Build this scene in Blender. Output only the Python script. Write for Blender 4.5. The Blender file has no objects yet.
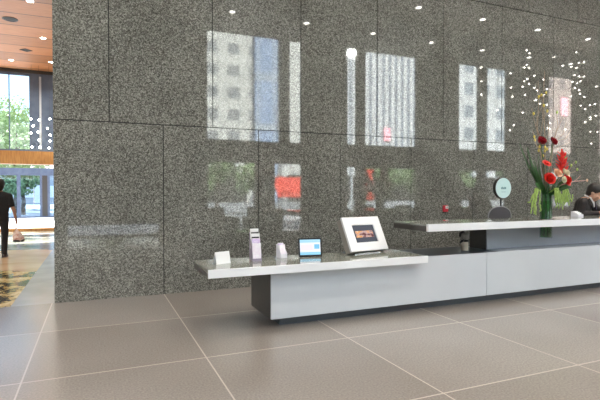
import bpy, bmesh, math, random
from mathutils import Vector, Matrix, Quaternion
random.seed(7)
PI = math.pi
SC = bpy.context.scene
COL = SC.collection
V = Vector

# ------------------------------------------------------------------ materials
def mat(name, color=(.5, .5, .5), rough=.5, metal=0, ior=1.5, emit=None, estr=0, coat=0, trans=0, alpha=1, sss=0):
    m = bpy.data.materials.new(name)
    m.use_nodes = True
    b = m.node_tree.nodes['Principled BSDF']
    b.inputs['Base Color'].default_value = (*color, 1)
    b.inputs['Roughness'].default_value = rough
    b.inputs['Metallic'].default_value = metal
    b.inputs['IOR'].default_value = ior
    b.inputs['Coat Weight'].default_value = coat
    b.inputs['Transmission Weight'].default_value = trans
    if emit:
        b.inputs['Emission Color'].default_value = (*emit, 1)
        b.inputs['Emission Strength'].default_value = estr
    return m

def N(m, t, **kw):
    n = m.node_tree.nodes.new(t)
    for k, v in kw.items():
        if k.startswith('i_'):
            n.inputs[k[2:].replace('_', ' ')].default_value = v
        else:
            setattr(n, k, v)
    return n
def L(m, a, b): m.node_tree.links.new(a, b)
def bsdf(m): return m.node_tree.nodes['Principled BSDF']
def ramp(m, fac, stops, interp='LINEAR'):
    r = N(m, 'ShaderNodeValToRGB'); cr = r.color_ramp; cr.interpolation = interp
    while len(cr.elements) < len(stops): cr.elements.new(.5)
    for e, (p, c) in zip(cr.elements, stops):
        e.position = p; e.color = (*c, 1)
    L(m, fac, r.inputs['Fac'])
    return r.outputs['Color']
def coords(m): return N(m, 'ShaderNodeTexCoord').outputs['Object']
def scaled(m, vec, s):
    mp = N(m, 'ShaderNodeMapping'); mp.inputs['Scale'].default_value = s
    L(m, vec, mp.inputs['Vector']); return mp.outputs['Vector']
def noise(m, vec, scale, detail=3, rough=.5):
    n = N(m, 'ShaderNodeTexNoise'); n.inputs['Scale'].default_value = scale
    n.inputs['Detail'].default_value = detail; n.inputs['Roughness'].default_value = rough
    L(m, vec, n.inputs['Vector']); return n.outputs['Fac']
def mixc(m, fac, a, b, mode='MIX'):
    x = N(m, 'ShaderNodeMix', data_type='RGBA', blend_type=mode)
    for inp, v in ((x.inputs[0], fac), (x.inputs[6], a), (x.inputs[7], b)):
        if hasattr(v, 'links'): L(m, v, inp)
        elif isinstance(v, tuple): inp.default_value = (*v, 1)
        else: inp.default_value = v
    return x.outputs[2]
def mth(m, op, a, b=0., c=None):
    x = N(m, 'ShaderNodeMath', operation=op)
    for i, v in enumerate((a, b, c)):
        if v is None: continue
        if hasattr(v, 'links'): L(m, v, x.inputs[i])
        else: x.inputs[i].default_value = v
    return x.outputs[0]
def sep(m, vec):
    s = N(m, 'ShaderNodeSeparateXYZ'); L(m, vec, s.inputs[0]); return s.outputs

def granite():
    m = mat('polished_granite', rough=.03, ior=1.85); b = bsdf(m); co = coords(m)
    v = N(m, 'ShaderNodeTexVoronoi'); v.inputs['Scale'].default_value = 72; L(m, co, v.inputs['Vector'])
    r = sep(m, v.outputs['Color'])[0]
    v2 = N(m, 'ShaderNodeTexVoronoi'); v2.inputs['Scale'].default_value = 150; L(m, co, v2.inputs['Vector'])
    r2 = sep(m, v2.outputs['Color'])[1]
    f = mth(m, 'ADD', mth(m, 'MULTIPLY', r, .62), mth(m, 'MULTIPLY', r2, .38))
    c = ramp(m, f, [(.10, (.050, .047, .040)), (.36, (.120, .117, .104)), (.6, (.195, .192, .174)), (.88, (.37, .367, .335))])
    cloud = noise(m, co, 1.1, 3)
    c = mixc(m, 1., c, ramp(m, cloud, [(.3, (.82, .82, .80)), (.7, (1.12, 1.12, 1.1))]), 'MULTIPLY')
    L(m, c, b.inputs['Base Color'])
    return m

def floor_stone():
    m = mat('floor_stone', rough=.3, ior=1.5); b = bsdf(m); co = coords(m)
    x, y, z = sep(m, co)
    n1 = noise(m, co, .5, 2, .5); n2 = noise(m, co, 60, 3)
    c = ramp(m, n1, [(.25, (.238, .212, .190)), (.5, (.276, .250, .228)), (.75, (.316, .290, .268))])
    c = mixc(m, .55, c, ramp(m, n2, [(.3, (.6, .6, .6)), (.7, (1.25, 1.25, 1.25))]), 'MULTIPLY')
    # per slab tint
    fx = mth(m, 'FLOOR', mth(m, 'DIVIDE', mth(m, 'ADD', x, .563), 1.5)); fy = mth(m, 'FLOOR', mth(m, 'DIVIDE', mth(m, 'ADD', y, .121), 1.5))
    cv = N(m, 'ShaderNodeCombineXYZ'); L(m, fx, cv.inputs[0]); L(m, fy, cv.inputs[1])
    wn = N(m, 'ShaderNodeTexWhiteNoise', noise_dimensions='2D'); L(m, cv.outputs[0], wn.inputs['Vector'])
    c = mixc(m, 1., c, ramp(m, wn.outputs['Value'], [(0, (.86, .81, .76)), (.5, (.98, .97, .96)), (1, (1.08, 1.08, 1.08))]), 'MULTIPLY')
    gx = mth(m, 'LESS_THAN', mth(m, 'PINGPONG', mth(m, 'ADD', x, 60.563), .75), .0065)
    gy = mth(m, 'LESS_THAN', mth(m, 'PINGPONG', mth(m, 'ADD', y, 60.121), .75), .0075)
    g = mth(m, 'MAXIMUM', gx, gy)
    c = mixc(m, mth(m, 'MULTIPLY', g, .55), c, (.66, .58, .50))
    L(m, c, b.inputs['Base Color'])
    L(m, mth(m, 'MULTIPLY_ADD', n1, .05, .20), b.inputs['Roughness'])
    return m

def wood(name, c1, c2, plank, axis, joint=(.05, .02, .01), rough=.45):
    m = mat(name, rough=rough); b = bsdf(m); co = coords(m); s = sep(m, co)
    st = [1., 1., 1.]; st[1 - axis] = 14.
    n = noise(m, scaled(m, co, tuple(st)), 1.6, 5, .6)
    c = ramp(m, n, [(.3, c1), (.7, c2)])
    a = s[1 - axis]
    idx = mth(m, 'FLOOR', mth(m, 'DIVIDE', a, plank))
    wn = N(m, 'ShaderNodeTexWhiteNoise', noise_dimensions='1D'); L(m, idx, wn.inputs['W'])
    c = mixc(m, 1., c, ramp(m, wn.outputs['Value'], [(0, (.8, .8, .8)), (1, (1.12, 1.1, 1.08))]), 'MULTIPLY')
    g = mth(m, 'LESS_THAN', mth(m, 'PINGPONG', mth(m, 'ADD', a, plank * 200), plank / 2), .02)
    c = mixc(m, g, c, joint)
    L(m, c, b.inputs['Base Color'])
    return m

def glass(name, tint=(1, 1, 1), refl=.06):
    m = bpy.data.materials.new(name); m.use_nodes = True; nt = m.node_tree; nt.nodes.clear()
    o = N(m, 'ShaderNodeOutputMaterial'); t = N(m, 'ShaderNodeBsdfTransparent'); t.inputs[0].default_value = (*tint, 1)
    g = N(m, 'ShaderNodeBsdfGlossy'); g.inputs['Roughness'].default_value = .01
    mx = N(m, 'ShaderNodeMixShader'); fr = N(m, 'ShaderNodeFresnel'); ge = N(m, 'ShaderNodeNewGeometry')
    L(m, mth(m, 'MULTIPLY_ADD', ge.outputs['Backfacing'], 1 / 1.45 - 1.45, 1.45), fr.inputs['IOR'])
    L(m, fr.outputs[0], mx.inputs[0]); L(m, t.outputs[0], mx.inputs[1]); L(m, g.outputs[0], mx.inputs[2]); L(m, mx.outputs[0], o.inputs[0])
    return m

def facade_mat(name, wallc, winc, bx, bz, wx, wz, rough_w=.6):
    """building skin: window grid of period bx,bz metres; window share wx,wz"""
    m = mat(name, wallc, .7); b = bsdf(m); x, y, z = sep(m, coords(m))
    a = mth(m, 'LESS_THAN', mth(m, 'PINGPONG', mth(m, 'ADD', x, bx * 400), bx / 2), bx / 2 * wx)
    c = mth(m, 'LESS_THAN', mth(m, 'PINGPONG', mth(m, 'ADD', z, bz * 40), bz / 2), bz / 2 * wz)
    k = mth(m, 'MULTIPLY', a, c)
    L(m, mixc(m, k, wallc, winc), b.inputs['Base Color'])
    L(m, mth(m, 'MULTIPLY_ADD', k, -.5, .7), b.inputs['Roughness'])
    return m

def noisy(name, stops, scale, rough=.5, detail=3, stretch=None, ior=1.5, metal=0):
    m = mat(name, rough=rough, ior=ior, metal=metal); co = coords(m)
    if stretch: co = scaled(m, co, stretch)
    L(m, ramp(m, noise(m, co, scale, detail, .6), stops), bsdf(m).inputs['Base Color'])
    return m

M = {}
M['granite'] = granite()
M['void'] = mat('joint_shadow', (.01, .01, .01), .8)
M['floor'] = floor_stone()
M['ceiling_wood'] = wood('ceiling_wood', (.42, .17, .07), (.60, .28, .125), 1.05, 0)
M['ceiling_white'] = noisy('ceiling_plaster', [(.3, (.62, .60, .57)), (.7, (.68, .66, .63))], 2, .7)
M['ceiling_dark'] = noisy('ceiling_soffit', [(.3, (.30, .30, .29)), (.7, (.34, .335, .325))], 2, .6)
M['facade_inner'] = noisy('dark_stone_cladding', [(.3, (.03, .03, .028)), (.7, (.055, .053, .05))], 20, .4)
M['side_wall'] = noisy('grey_stone_wall', [(.3, (.22, .21, .2)), (.7, (.3, .29, .27))], 6, .5)
M['brass'] = noisy('bronze_gold_cladding', [(.3, (.25, .105, .024)), (.7, (.40, .19, .05))], 3, .35, 3, (8, 1, 1), metal=.35)
M['mullion'] = noisy('blue_grey_metal', [(.3, (.06, .085, .14)), (.7, (.09, .12, .18))], 4, .35, metal=.2)
M['mullion_pale'] = mat('pale_aluminium', (.55, .58, .63), .4, .2)
M['steel_dark'] = mat('dark_bronze_steel', (.05, .048, .045), .4, .4)
M['pane'] = glass('clear_glass', (.93, .97, .97))
M['panel'] = noisy('satin_grey_panel', [(.3, (.57, .60, .64)), (.7, (.60, .63, .67))], 1.5, .38)
M['panel_shaded'] = noisy('shaded_grey_panel', [(.3, (.30, .325, .37)), (.7, (.33, .355, .40))], 1.5, .35)  # shade under the overhanging slab, put into the upper panel's colour
M['carcass'] = noisy('shaded_desk_sides', [(.3, (.050, .044, .040)), (.7, (.068, .060, .054))], 6, .35)  # shade on the desk's ends and undersides, painted as a dark brown
M['plinth'] = mat('dark_blue_grey_plinth', (.07, .08, .095), .35)
M['slab'] = noisy('gloss_white_worktop', [(.3, (.83, .84, .87)), (.7, (.87, .88, .90))], 2, .12)
M['slabtop'] = noisy('polished_stone_top', [(.3, (.22, .23, .20)), (.7, (.26, .27, .235))], 5, .04, ior=1.8)
M['white'] = mat('white_card', (.86, .86, .86), .5)
M['paper_pink'] = noisy('pale_pink_print', [(.38, (.83, .74, .84)), (.62, (.90, .87, .91))], 26, .5)
M['lavender'] = noisy('lavender_print', [(.35, (.55, .40, .70)), (.65, (.82, .72, .88))], 30, .4)
M['acrylic'] = mat('clear_acrylic', (.80, .78, .84), .08, 0, 1.3)
M['acrylic_smoke'] = mat('lilac_grey_acrylic', (.36, .31, .40), .1)
M['black_plastic'] = mat('black_plastic', (.012, .012, .014), .3)
M['silver'] = mat('silver_bezel', (.78, .78, .80), .35, .15)
M['grey_side'] = mat('grey_painted_steel', (.30, .28, .25), .45, .1)
M['chrome'] = mat('brushed_steel', (.6, .6, .62), .25, 1)
M['skin'] = mat('skin_light', (.58, .33, .23), .5)
M['skin_tan'] = mat('skin_tan', (.36, .18, .11), .5)
M['hair'] = mat('dark_hair', (.016, .011, .009), .4)
M['suit'] = noisy('brown_black_suit_cloth', [(.3, (.022, .018, .018)), (.7, (.034, .028, .027))], 60, .8)
M['black_cloth'] = noisy('black_cloth', [(.3, (.008, .008, .009)), (.7, (.014, .013, .014))], 40, .85)
M['shirt'] = mat('white_shirt', (.82, .80, .80), .7)
M['tie'] = mat('dark_tie', (.03, .025, .05), .6)
M['shoe'] = mat('dark_brown_leather', (.03, .012, .008), .4)
M['red'] = mat('alarm_red', (.55, .03, .05), .35)
M['cream'] = noisy('cream_steel', [(.4, (.60, .50, .40)), (.6, (.68, .58, .47))], 9, .35)
M['petal_red'] = noisy('red_petal', [(.3, (.62, .012, .012)), (.7, (.85, .05, .03))], 30, .45)
M['petal_dark'] = noisy('crimson_petal', [(.3, (.22, .005, .012)), (.7, (.40, .015, .03))], 30, .4)
M['petal_peach'] = noisy('peach_petal', [(.3, (.83, .50, .32)), (.7, (.90, .66, .48))], 30, .5)
M['petal_cream'] = noisy('cream_petal', [(.3, (.80, .74, .52)), (.7, (.88, .85, .70))], 30, .5)
M['petal_yellow'] = mat('yellow_bud', (.75, .60, .12), .5)
M['leaf'] = noisy('dark_green_leaf', [(.3, (.022, .075, .02)), (.7, (.055, .15, .04))], 12, .4)
M['stem_green'] = noisy('bright_green_stem', [(.3, (.05, .20, .05)), (.7, (.10, .33, .09))], 14, .4)
M['lime'] = noisy('lime_green_catkin', [(.3, (.30, .45, .09)), (.7, (.45, .60, .17))], 40, .6)
M['twig'] = noisy('twig_bark', [(.3, (.30, .21, .14)), (.7, (.45, .34, .24))], 30, .7)
M['pinkstem'] = mat('pink_stem', (.70, .36, .33), .5)
M['water'] = mat('green_stems_in_water', (.03, .14, .035), .12, 0, 1.33)
M['tree_leaf'] = noisy('tree_leaves', [(.3, (.14, .23, .09)), (.7, (.27, .37, .17))], 1.2, .6)
M['bark'] = noisy('bark', [(.3, (.06, .045, .035)), (.7, (.12, .09, .07))], 6, .8)
M['paving'] = noisy('pale_paving', [(.3, (.46, .46, .47)), (.7, (.56, .56, .57))], .8, .7)
M['street'] = noisy('street_asphalt', [(.3, (.26, .27, .29)), (.7, (.34, .35, .37))], .3, .7)
M['bulb'] = mat('warm_bulb', (1, .95, .85), .3, emit=(1, .93, .80), estr=42)
M['lens'] = mat('downlight_lens', (1, 1, 1), .3, emit=(1, .95, .86), estr=24)
M['black_hole'] = mat('recessed_black', (.01, .01, .01), .6)
M['b_white'] = facade_mat('concrete_window_grid', (.74, .73, .70), (.34, .35, .37), 3.3, 3.3, .55, .5)
M['b_blue'] = facade_mat('blue_glass_curtain_wall', (.50, .56, .66), (.36, .47, .70), 2.6, 7.8, .86, .85)
M['b_fins'] = facade_mat('white_fin_tower', (.88, .88, .90), (.30, .34, .42), 1.3, 200, .42, 1.0)
M['b_grid'] = facade_mat('white_grid_tower', (.82, .83, .85), (.36, .41, .48), 3.9, 4.2, .55, .55)
M['b_pink'] = facade_mat('pinkish_stone_tower', (.66, .52, .48), (.36, .30, .31), 3.4, 4., .4, .5)
M['awning'] = mat('red_awning_fabric', (.85, .06, .03), .6)
M['lounge'] = mat('dark_leather', (.02, .018, .016), .4)
M['strip_stone'] = noisy('grey_border_stone', [(.3, (.30, .285, .27)), (.7, (.37, .35, .335))], 2.2, .22)
M['petal_teal'] = noisy('pale_teal_enamel', [(.4, (.58, .80, .80)), (.6, (.66, .85, .84))], 4, .3)
M['teal_text'] = mat('teal_lettering', (.12, .30, .33), .5)
M['mesh_grey'] = mat('grey_mesh_fabric', (.075, .07, .08), .6)
M['rim_grey'] = mat('light_grey_rim', (.26, .26, .27), .4)

def marble_passage():
    m = mat('inlaid_marble', rough=.16); co = coords(m); x, y, z = sep(m, co)
    n1 = noise(m, scaled(m, co, (1.3, .9, 1)), 2.6, 6, .7)
    gold = ramp(m, n1, [(.40, (.03, .026, .016)), (.47, (.11, .085, .04)), (.53, (.60, .43, .17)), (.64, (.82, .66, .38))])
    n2 = noise(m, scaled(m, co, (.6, 1, 1)), 1.2, 4, .5)
    tan = ramp(m, n2, [(.35, (.52, .35, .20)), (.65, (.66, .47, .30))])
    n3 = noise(m, scaled(m, co, (.55, 1.1, 1)), 1.5, 6, .65)
    pale = ramp(m, n3, [(.38, (.045, .045, .035)), (.47, (.16, .15, .11)), (.55, (.34, .32, .28))])
    wob = mth(m, 'MULTIPLY_ADD', noise(m, co, 1.3, 3), 1.6, -.8)
    yy = mth(m, 'ADD', y, wob)
    c = mixc(m, mth(m, 'GREATER_THAN', yy, 10.7), gold, tan)
    c = mixc(m, mth(m, 'GREATER_THAN', yy, 14.3), c, pale)
    L(m, c, bsdf(m).inputs['Base Color'])
    return m
M['inlay'] = marble_passage()

def screen_kiosk():
    m = mat('kiosk_display', (0, 0, 0), .15); b = bsdf(m); uv = N(m, 'ShaderNodeTexCoord').outputs['Generated']
    x, y, z = sep(m, uv)
    n = noise(m, scaled(m, uv, (2.4, 1., 2.6)), 1.3, 2)
    pic = ramp(m, n, [(.36, (.16, .05, .06)), (.47, (.75, .50, .46)), (.55, (.95, .42, .08)), (.66, (.98, .80, .70))])
    inside = mth(m, 'MULTIPLY', mth(m, 'MULTIPLY', mth(m, 'GREATER_THAN', x, .1), mth(m, 'LESS_THAN', x, .9)),
                 mth(m, 'MULTIPLY', mth(m, 'GREATER_THAN', z, .30), mth(m, 'LESS_THAN', z, .68)))
    c = mixc(m, inside, (.085, .095, .125), pic)
    L(m, c, b.inputs['Emission Color']); b.inputs['Emission Strength'].default_value = .75
    return m
M['kiosk_screen'] = screen_kiosk()

def screen_tablet():
    m = mat('tablet_display', (0, 0, 0), .15); b = bsdf(m); uv = N(m, 'ShaderNodeTexCoord').outputs['Generated']
    x, y, z = sep(m, uv)
    def rect(x0, x1, z0, z1):
        return mth(m, 'MULTIPLY', mth(m, 'MULTIPLY', mth(m, 'GREATER_THAN', x, x0), mth(m, 'LESS_THAN', x, x1)),
                   mth(m, 'MULTIPLY', mth(m, 'GREATER_THAN', z, z0), mth(m, 'LESS_THAN', z, z1)))
    c = mixc(m, rect(-1, 2, .80, 2), (.84, .88, .95), (.42, .72, .92))
    c = mixc(m, rect(-1, 2, -1, .18), c, (.30, .66, .90))
    c = mixc(m, rect(.05, .62, .30, .68), c, (.93, .80, .84))
    c = mixc(m, rect(.70, .95, .38, .68), c, (.20, .55, .82))
    L(m, c, b.inputs['Emission Color']); b.inputs['Emission Strength'].default_value = .9
    return m
M['tablet_screen'] = screen_tablet()

# ------------------------------------------------------------------ mesh building
def link(o, parent=None):
    COL.objects.link(o)
    if parent: o.parent = parent
    return o
class MB:
    def __init__(s): s.bm = bmesh.new()
    def box(s, a, b, mtx=None, bev=0):
        a, b = V(a), V(b)
        g = bmesh.ops.create_cube(s.bm, size=1)['verts']
        c = (a + b) / 2; d = b - a
        for v in g: v.co = V((v.co.x * d.x, v.co.y * d.y, v.co.z * d.z)) + c
        if bev:
            es = list({e for v in g for e in v.link_edges})
            r = bmesh.ops.bevel(s.bm, geom=es, offset=bev, segments=2, profile=.5, affect='EDGES')
            g = list({v for f in r['faces'] for v in f.verts} | {v for v in g if v.is_valid})
        if mtx:
            for v in g: v.co = mtx @ v.co
        return s
    def tube(s, pts, r, n=8, cap=True):
        pts = [V(p) for p in pts]; rs = r if isinstance(r, (list, tuple)) else [r] * len(pts)
        rings = []; prev = None
        for i, p in enumerate(pts):
            t = (pts[min(i + 1, len(pts) - 1)] - pts[max(i - 1, 0)]).normalized()
            if prev is None:
                u = t.orthogonal().normalized()
            else:
                u = (prev - t * prev.dot(t)).normalized()
            prev = u; w = t.cross(u)
            rings.append([s.bm.verts.new(p + (u * math.cos(k * 2 * PI / n) + w * math.sin(k * 2 * PI / n)) * rs[i]) for k in range(n)])
        for a, b in zip(rings, rings[1:]):
            for k in range(n): s.bm.faces.new((a[k], a[(k + 1) % n], b[(k + 1) % n], b[k]))
        if cap:
            s.bm.faces.new(rings[0][::-1]); s.bm.faces.new(rings[-1])
        return s
    def lathe(s, prof, c=(0, 0, 0), n=28, mtx=None, cap=True):
        c = V(c); rings = []
        for r, z in prof:
            ring = []
            for k in range(n):
                p = V((r * math.cos(2 * PI * k / n), r * math.sin(2 * PI * k / n), z))
                if mtx: p = mtx @ p
                ring.append(s.bm.verts.new(p + c))
            rings.append(ring)
        for a, b in zip(rings, rings[1:]):
            for k in range(n): s.bm.faces.new((a[k], a[(k + 1) % n], b[(k + 1) % n], b[k]))
        if cap:
            s.bm.faces.new(rings[0][::-1]); s.bm.faces.new(rings[-1])
        return s
    def ball(s, c, r, sc=(1, 1, 1), sub=2, mtx=None):
        g = bmesh.ops.create_icosphere(s.bm, subdivisions=sub, radius=1)['verts']
        for v in g:
            p = V((v.co.x * sc[0], v.co.y * sc[1], v.co.z * sc[2])) * r
            if mtx: p = mtx @ p
            v.co = p + V(c)
        return s
    def quad(s, *ps):
        s.bm.faces.new([s.bm.verts.new(V(p)) for p in ps]); return s
    def prism(s, poly, d):
        """extrude the polygon (list of points) along vector d"""
        a = [s.bm.verts.new(V(p)) for p in poly]; b = [s.bm.verts.new(V(p) + V(d)) for p in poly]
        s.bm.faces.new(a[::-1]); s.bm.faces.new(b)
        n = len(a)
        for k in range(n): s.bm.faces.new((a[k], a[(k + 1) % n], b[(k + 1) % n], b[k]))
        return s
    def blade(s, base, tip, width, bend, thick=.004, n=8, fold=.25, side=None):
        """a leaf: a strip from base to tip bowed by the vector bend, folded along its midrib, with thickness"""
        base, tip, bend = V(base), V(tip), V(bend)
        ax = (tip - base).normalized()
        sd = (V(side) if side else ax.cross(V((.4, -1, .2)))).normalized(); nm = sd.cross(ax).normalized()
        rows = []
        for i in range(n + 1):
            t = i / n; p = base.lerp(tip, t) + bend * math.sin(PI * t) * .5
            w = width * (math.sin(PI * min(1, .08 + .92 * t) ** .75) ** .8 if 0 < t < 1 else .06)
            rows.append([p - sd * w + nm * w * fold, p, p + sd * w + nm * w * fold])
        for off in (0, 1):
            vs = [[s.bm.verts.new(p + nm * thick * off) for p in r] for r in rows]
            for a, b in zip(vs, vs[1:]):
                for k in range(2):
                    f = (a[k], a[k + 1], b[k + 1], b[k]); s.bm.faces.new(f if off else f[::-1])
        return s
    def obj(s, name, m, parent=None, smooth=False, loc=None):
        bmesh.ops.recalc_face_normals(s.bm, faces=s.bm.faces)
        me = bpy.data.meshes.new(name)
        if loc is not None:
            for v in s.bm.verts: v.co -= V(loc)
        s.bm.to_mesh(me); s.bm.free()
        me.materials.append(M[m] if isinstance(m, str) else m)
        if smooth:
            me.polygons.foreach_set('use_smooth', [True] * len(me.polygons))
        o = bpy.data.objects.new(name, me)
        if loc is not None: o.location = loc
        return link(o, parent)
def tag(o, label, cat, group=None, kind=None):
    o['label'] = label; o['category'] = cat
    if group: o['group'] = group
    if kind: o['kind'] = kind
    return o
def thing(name, label, cat, loc=(0, 0, 0), rz=0, group=None):
    o = bpy.data.objects.new(name, None); o.empty_display_size = .1
    link(o); o.location = loc; o.rotation_euler = (0, 0, rz)
    return tag(o, label, cat, group)
def struct(o): o['kind'] = 'structure'; return o
def dup(root, loc, rz=None, label=None):
    r = root.copy(); COL.objects.link(r); r.location = loc
    if rz is not None: r.rotation_euler = (0, 0, rz)
    if label: r['label'] = label
    for ch in list(root.children):
        c = ch.copy(); COL.objects.link(c); c.parent = r
        for g in list(ch.children):
            d = g.copy(); COL.objects.link(d); d.parent = c
    return r
def remeshed(name, mb, m, parent, voxel=.012, smooth=6, factor=.5):
    """one continuous skin over the overlapping lumps in mb"""
    o = mb.obj(name + '_raw', m)
    r = o.modifiers.new('r', 'REMESH'); r.mode = 'VOXEL'; r.voxel_size = voxel
    sm = o.modifiers.new('s', 'SMOOTH'); sm.iterations = smooth; sm.factor = factor
    dg = bpy.context.evaluated_depsgraph_get()
    me = bpy.data.meshes.new_from_object(o.evaluated_get(dg))
    old = o.data; bpy.data.objects.remove(o); bpy.data.meshes.remove(old)
    me.name = name
    me.materials.clear(); me.materials.append(M[m])
    me.polygons.foreach_set('use_smooth', [True] * len(me.polygons))
    return link(bpy.data.objects.new(name, me), parent)
def limb(mb, *pr, sc=(1, 1, 1), mtx=None):
    """lumps along a chain of (point, radius)"""
    for (p, r), (q, s) in zip(pr, pr[1:]):
        p, q = V(p), V(q); n = max(2, int((q - p).length / (min(r, s) * .35)) + 1)
        for i in range(n + 1):
            t = i / n; mb.ball(p.lerp(q, t), r + (s - r) * t, sc, 2, mtx)
    return mb

# ------------------------------------------------------------------ the room
D = 7.36                    # the granite wall's face
FR = -2.6                   # inner face of the glazed front behind the camera
XL, XR = -12., 30.
GX = -.53                   # left end of the granite wall
HC, HL = 7.5, 6.3           # ceiling of the hall, ceiling of the passage

# floor
struct(MB().box((XL, FR - .6, -.2), (XR, D, 0)).obj('floor', 'floor'))
struct(MB().box((GX - .53, D, -.2), (GX, 21.3, 0)).obj('floor_border', 'strip_stone'))
struct(MB().box((XL, D, -.2), (GX - .53, 21.3, 0)).obj('floor_passage', 'inlay'))

# granite wall: polished slabs in courses, thin open joints in front of a dark backing
g = MB(); zs = [0, 2.545, 5.34, 7.5]; J = .007
for r in range(3):
    off = .187 if r == 1 else .187 - .75
    xs = [GX] + [off + 1.5 * k for k in range(0, 22) if off + 1.5 * k > GX + .2]
    xs = [x for x in xs if x < XR] + [XR]
    for a, b in zip(xs, xs[1:]):
        g.box((a + (J if a > GX else 0), D, zs[r] + (J if r else 0)), (b - J, D + .03, zs[r + 1] - J))
wb = struct(g.obj('wall_back', 'granite'))
struct(MB().box((GX + .01, D + .022, 0), (XR, 21.3, HC + .4)).obj('wall_core', 'void'))
struct(MB().box((GX, D + .03, 0), (GX + .01, 21.3, HL)).obj('wall_passage', 'granite'))

struct(MB().box((XL - .3, FR - 1, -.1), (XL, 22, HC + .4)).obj('wall_left', 'side_wall'))
struct(MB().box((XR, FR - 1, -.1), (XR + .3, D + 1, HC + .4)).obj('wall_right', 'side_wall'))
# ceilings
struct(MB().box((XL, .9, HC), (XR, D, HC + .4)).obj('ceiling', 'ceiling_white'))
struct(MB().box((XL, FR - .12, HC), (XR, .9, HC + .4)).obj('ceiling_front', 'ceiling_dark'))
struct(MB().box((XL, .55, HC - .16), (XR, .9, HC)).obj('trim_1', 'steel_dark'))
struct(MB().box((XL, D, HL), (GX, 21.3, HC + .4)).obj('ceiling_passage', 'ceiling_wood'))

# glazed front behind the camera
T0, T1 = FR - .12, FR
openings = [(-.9, 2.1, .03, .46), (3.73, 5.65, 0, 2.68), (6.36, 7.56, 0, 2.68), (3.73, 6.66, 3.43, 7.5), (6.98, 7.56, 3.43, 7.5),
            (9.57, 10.05, 0, 2.6), (10.43, 13.1, 0, 2.6), (9.57, 10.05, 3.47, 7.5), (10.43, 13.1, 3.47, 7.5),
            (15.45, 16.65, 0, 2.58), (17.15, 18.42, 0, 2.58), (15.45, 16.65, 3.47, 7.5), (17.15, 18.42, 3.47, 7.5),
            (21.3, 23.1, 0, 2.6), (21.3, 23.1, 3.47, 7.5), (25.2, 27.6, 0, 2.6), (25.2, 27.6, 3.47, 7.5),
            (-11.5, -6.8, 0, 7.3), (-6.5, -1.7, 0, 7.3)]  # two large unseen openings, added to let in more daylight from the left
xs = sorted({XL, XR} | {v for o in openings for v in o[:2]})
zz = sorted({0, HC} | {v for o in openings for v in o[2:]})
f = MB()
for a, b in zip(xs, xs[1:]):
    run = None
    for c, d in zip(zz, zz[1:]):
        mx, mz = (a + b) / 2, (c + d) / 2
        solid = not any(o[0] < mx < o[1] and o[2] < mz < o[3] for o in openings)
        if solid:
            run = (run[0], d) if run else (c, d)
        elif run:
            f.box((a, T0, run[0]), (b, T1, run[1])); run = None
    if run: f.box((a, T0, run[0]), (b, T1, run[1]))
struct(f.obj('wall_front', 'facade_inner'))
for i, o in enumerate(openings):
    w = MB(); a, b, c, d = o; t = .045
    ya, yb = T0 + .02, T0 + .10
    w.box((a, ya, c), (a + t, yb, d)).box((b - t, ya, c), (b, yb, d)).box((a + t, ya, c), (b - t, yb, c + t)).box((a + t, ya, d - t), (b - t, yb, d))
    fo = struct(w.obj('window_%d' % (i + 3), 'steel_dark'))
    MB().box((a + t, ya + .03, c + t), (b - t, ya + .04, d - t)).obj('pane', 'pane', fo)

# far end of the passage: bronze portal beam, upper glazing, then glass doors across the forecourt
struct(MB().box((XL, 21.25, 2.62), (GX, 21.75, 3.13)).obj('beam_1', 'brass'))
struct(MB().box((XL, 21.1, 0), (GX, 21.45, .11)).obj('trim_2', 'brass'))
struct(MB().box((XL, 21.3, 6.17), (GX, 21.6, 6.3)).obj('trim_3', 'steel_dark'))
w = MB()
w.box((XL, 21.35, 6.08), (GX, 21.47, 6.17)).box((XL, 21.35, 3.13), (GX, 21.47, 3.2))
w.box((-2.36, 21.3, 3.13), (-2.02, 21.55, 6.17)).box((-1.94, 21.3, 3.13), (GX, 21.55, 6.17))
for x in (-3.05, -5.4, -7.7, -10): w.box((x - .018, 21.38, 3.2), (x + .018, 21.44, 6.08))
w1 = struct(w.obj('window_1', 'mullion'))
MB().box((-2.02, 21.36, 3.13), (-1.94, 21.5, 6.17)).obj('mullion_strip', 'mullion_pale', w1)
MB().box((XL, 21.40, 3.2), (-2.36, 21.41, 6.08)).obj('pane', 'pane', w1)
# doors
YD = 31.8
d = MB()
d.box((-16, YD, 2.50), (2, YD + .3, 2.92))
for a, b in ((-4.20, -4.02), (-3.02, -2.9), (-2.62, -2.5), (-6.3, -6.1), (-8.4, -8.2), (-1.2, -1.0)): d.box((a, YD, .08), (b, YD + .15, 2.5))
d.box((-16, YD, 0), (2, YD + .15, .09))
d1 = struct(d.obj('door_1', 'mullion'))
MB().box((-2.9, YD + .02, .09), (-2.62, YD + .1, 2.5)).obj('door_leaf', 'steel_dark', d1)
MB().box((-16, YD + .06, .09), (2, YD + .075, 2.5)).obj('pane', glass('blue_tinted_glass', (.62, .76, .88)), d1)
MB().tube([(-3.32, YD - .06, .85), (-3.32, YD - .06, 1.75)], .022).tube([(-3.32, YD - .06, .95), (-3.32, YD, .95)], .014).tube([(-3.32, YD - .06, 1.65), (-3.32, YD, 1.65)], .014).obj('handle', 'chrome', d1)

# grounds
struct(MB().box((-40, 21.3, -.25), (40, 34, -.02)).obj('ground_forecourt', 'paving'))
struct(MB().box((-90, 34, -.3), (90, 130, -.05)).obj('ground_garden', 'street'))
struct(MB().box((-60, -13, -.3), (110, FR - .6, -.03)).obj('ground_pavement', 'paving'))
struct(MB().box((-80, -120, -.35), (160, -13, -.08)).obj('ground_street', 'street'))

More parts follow.
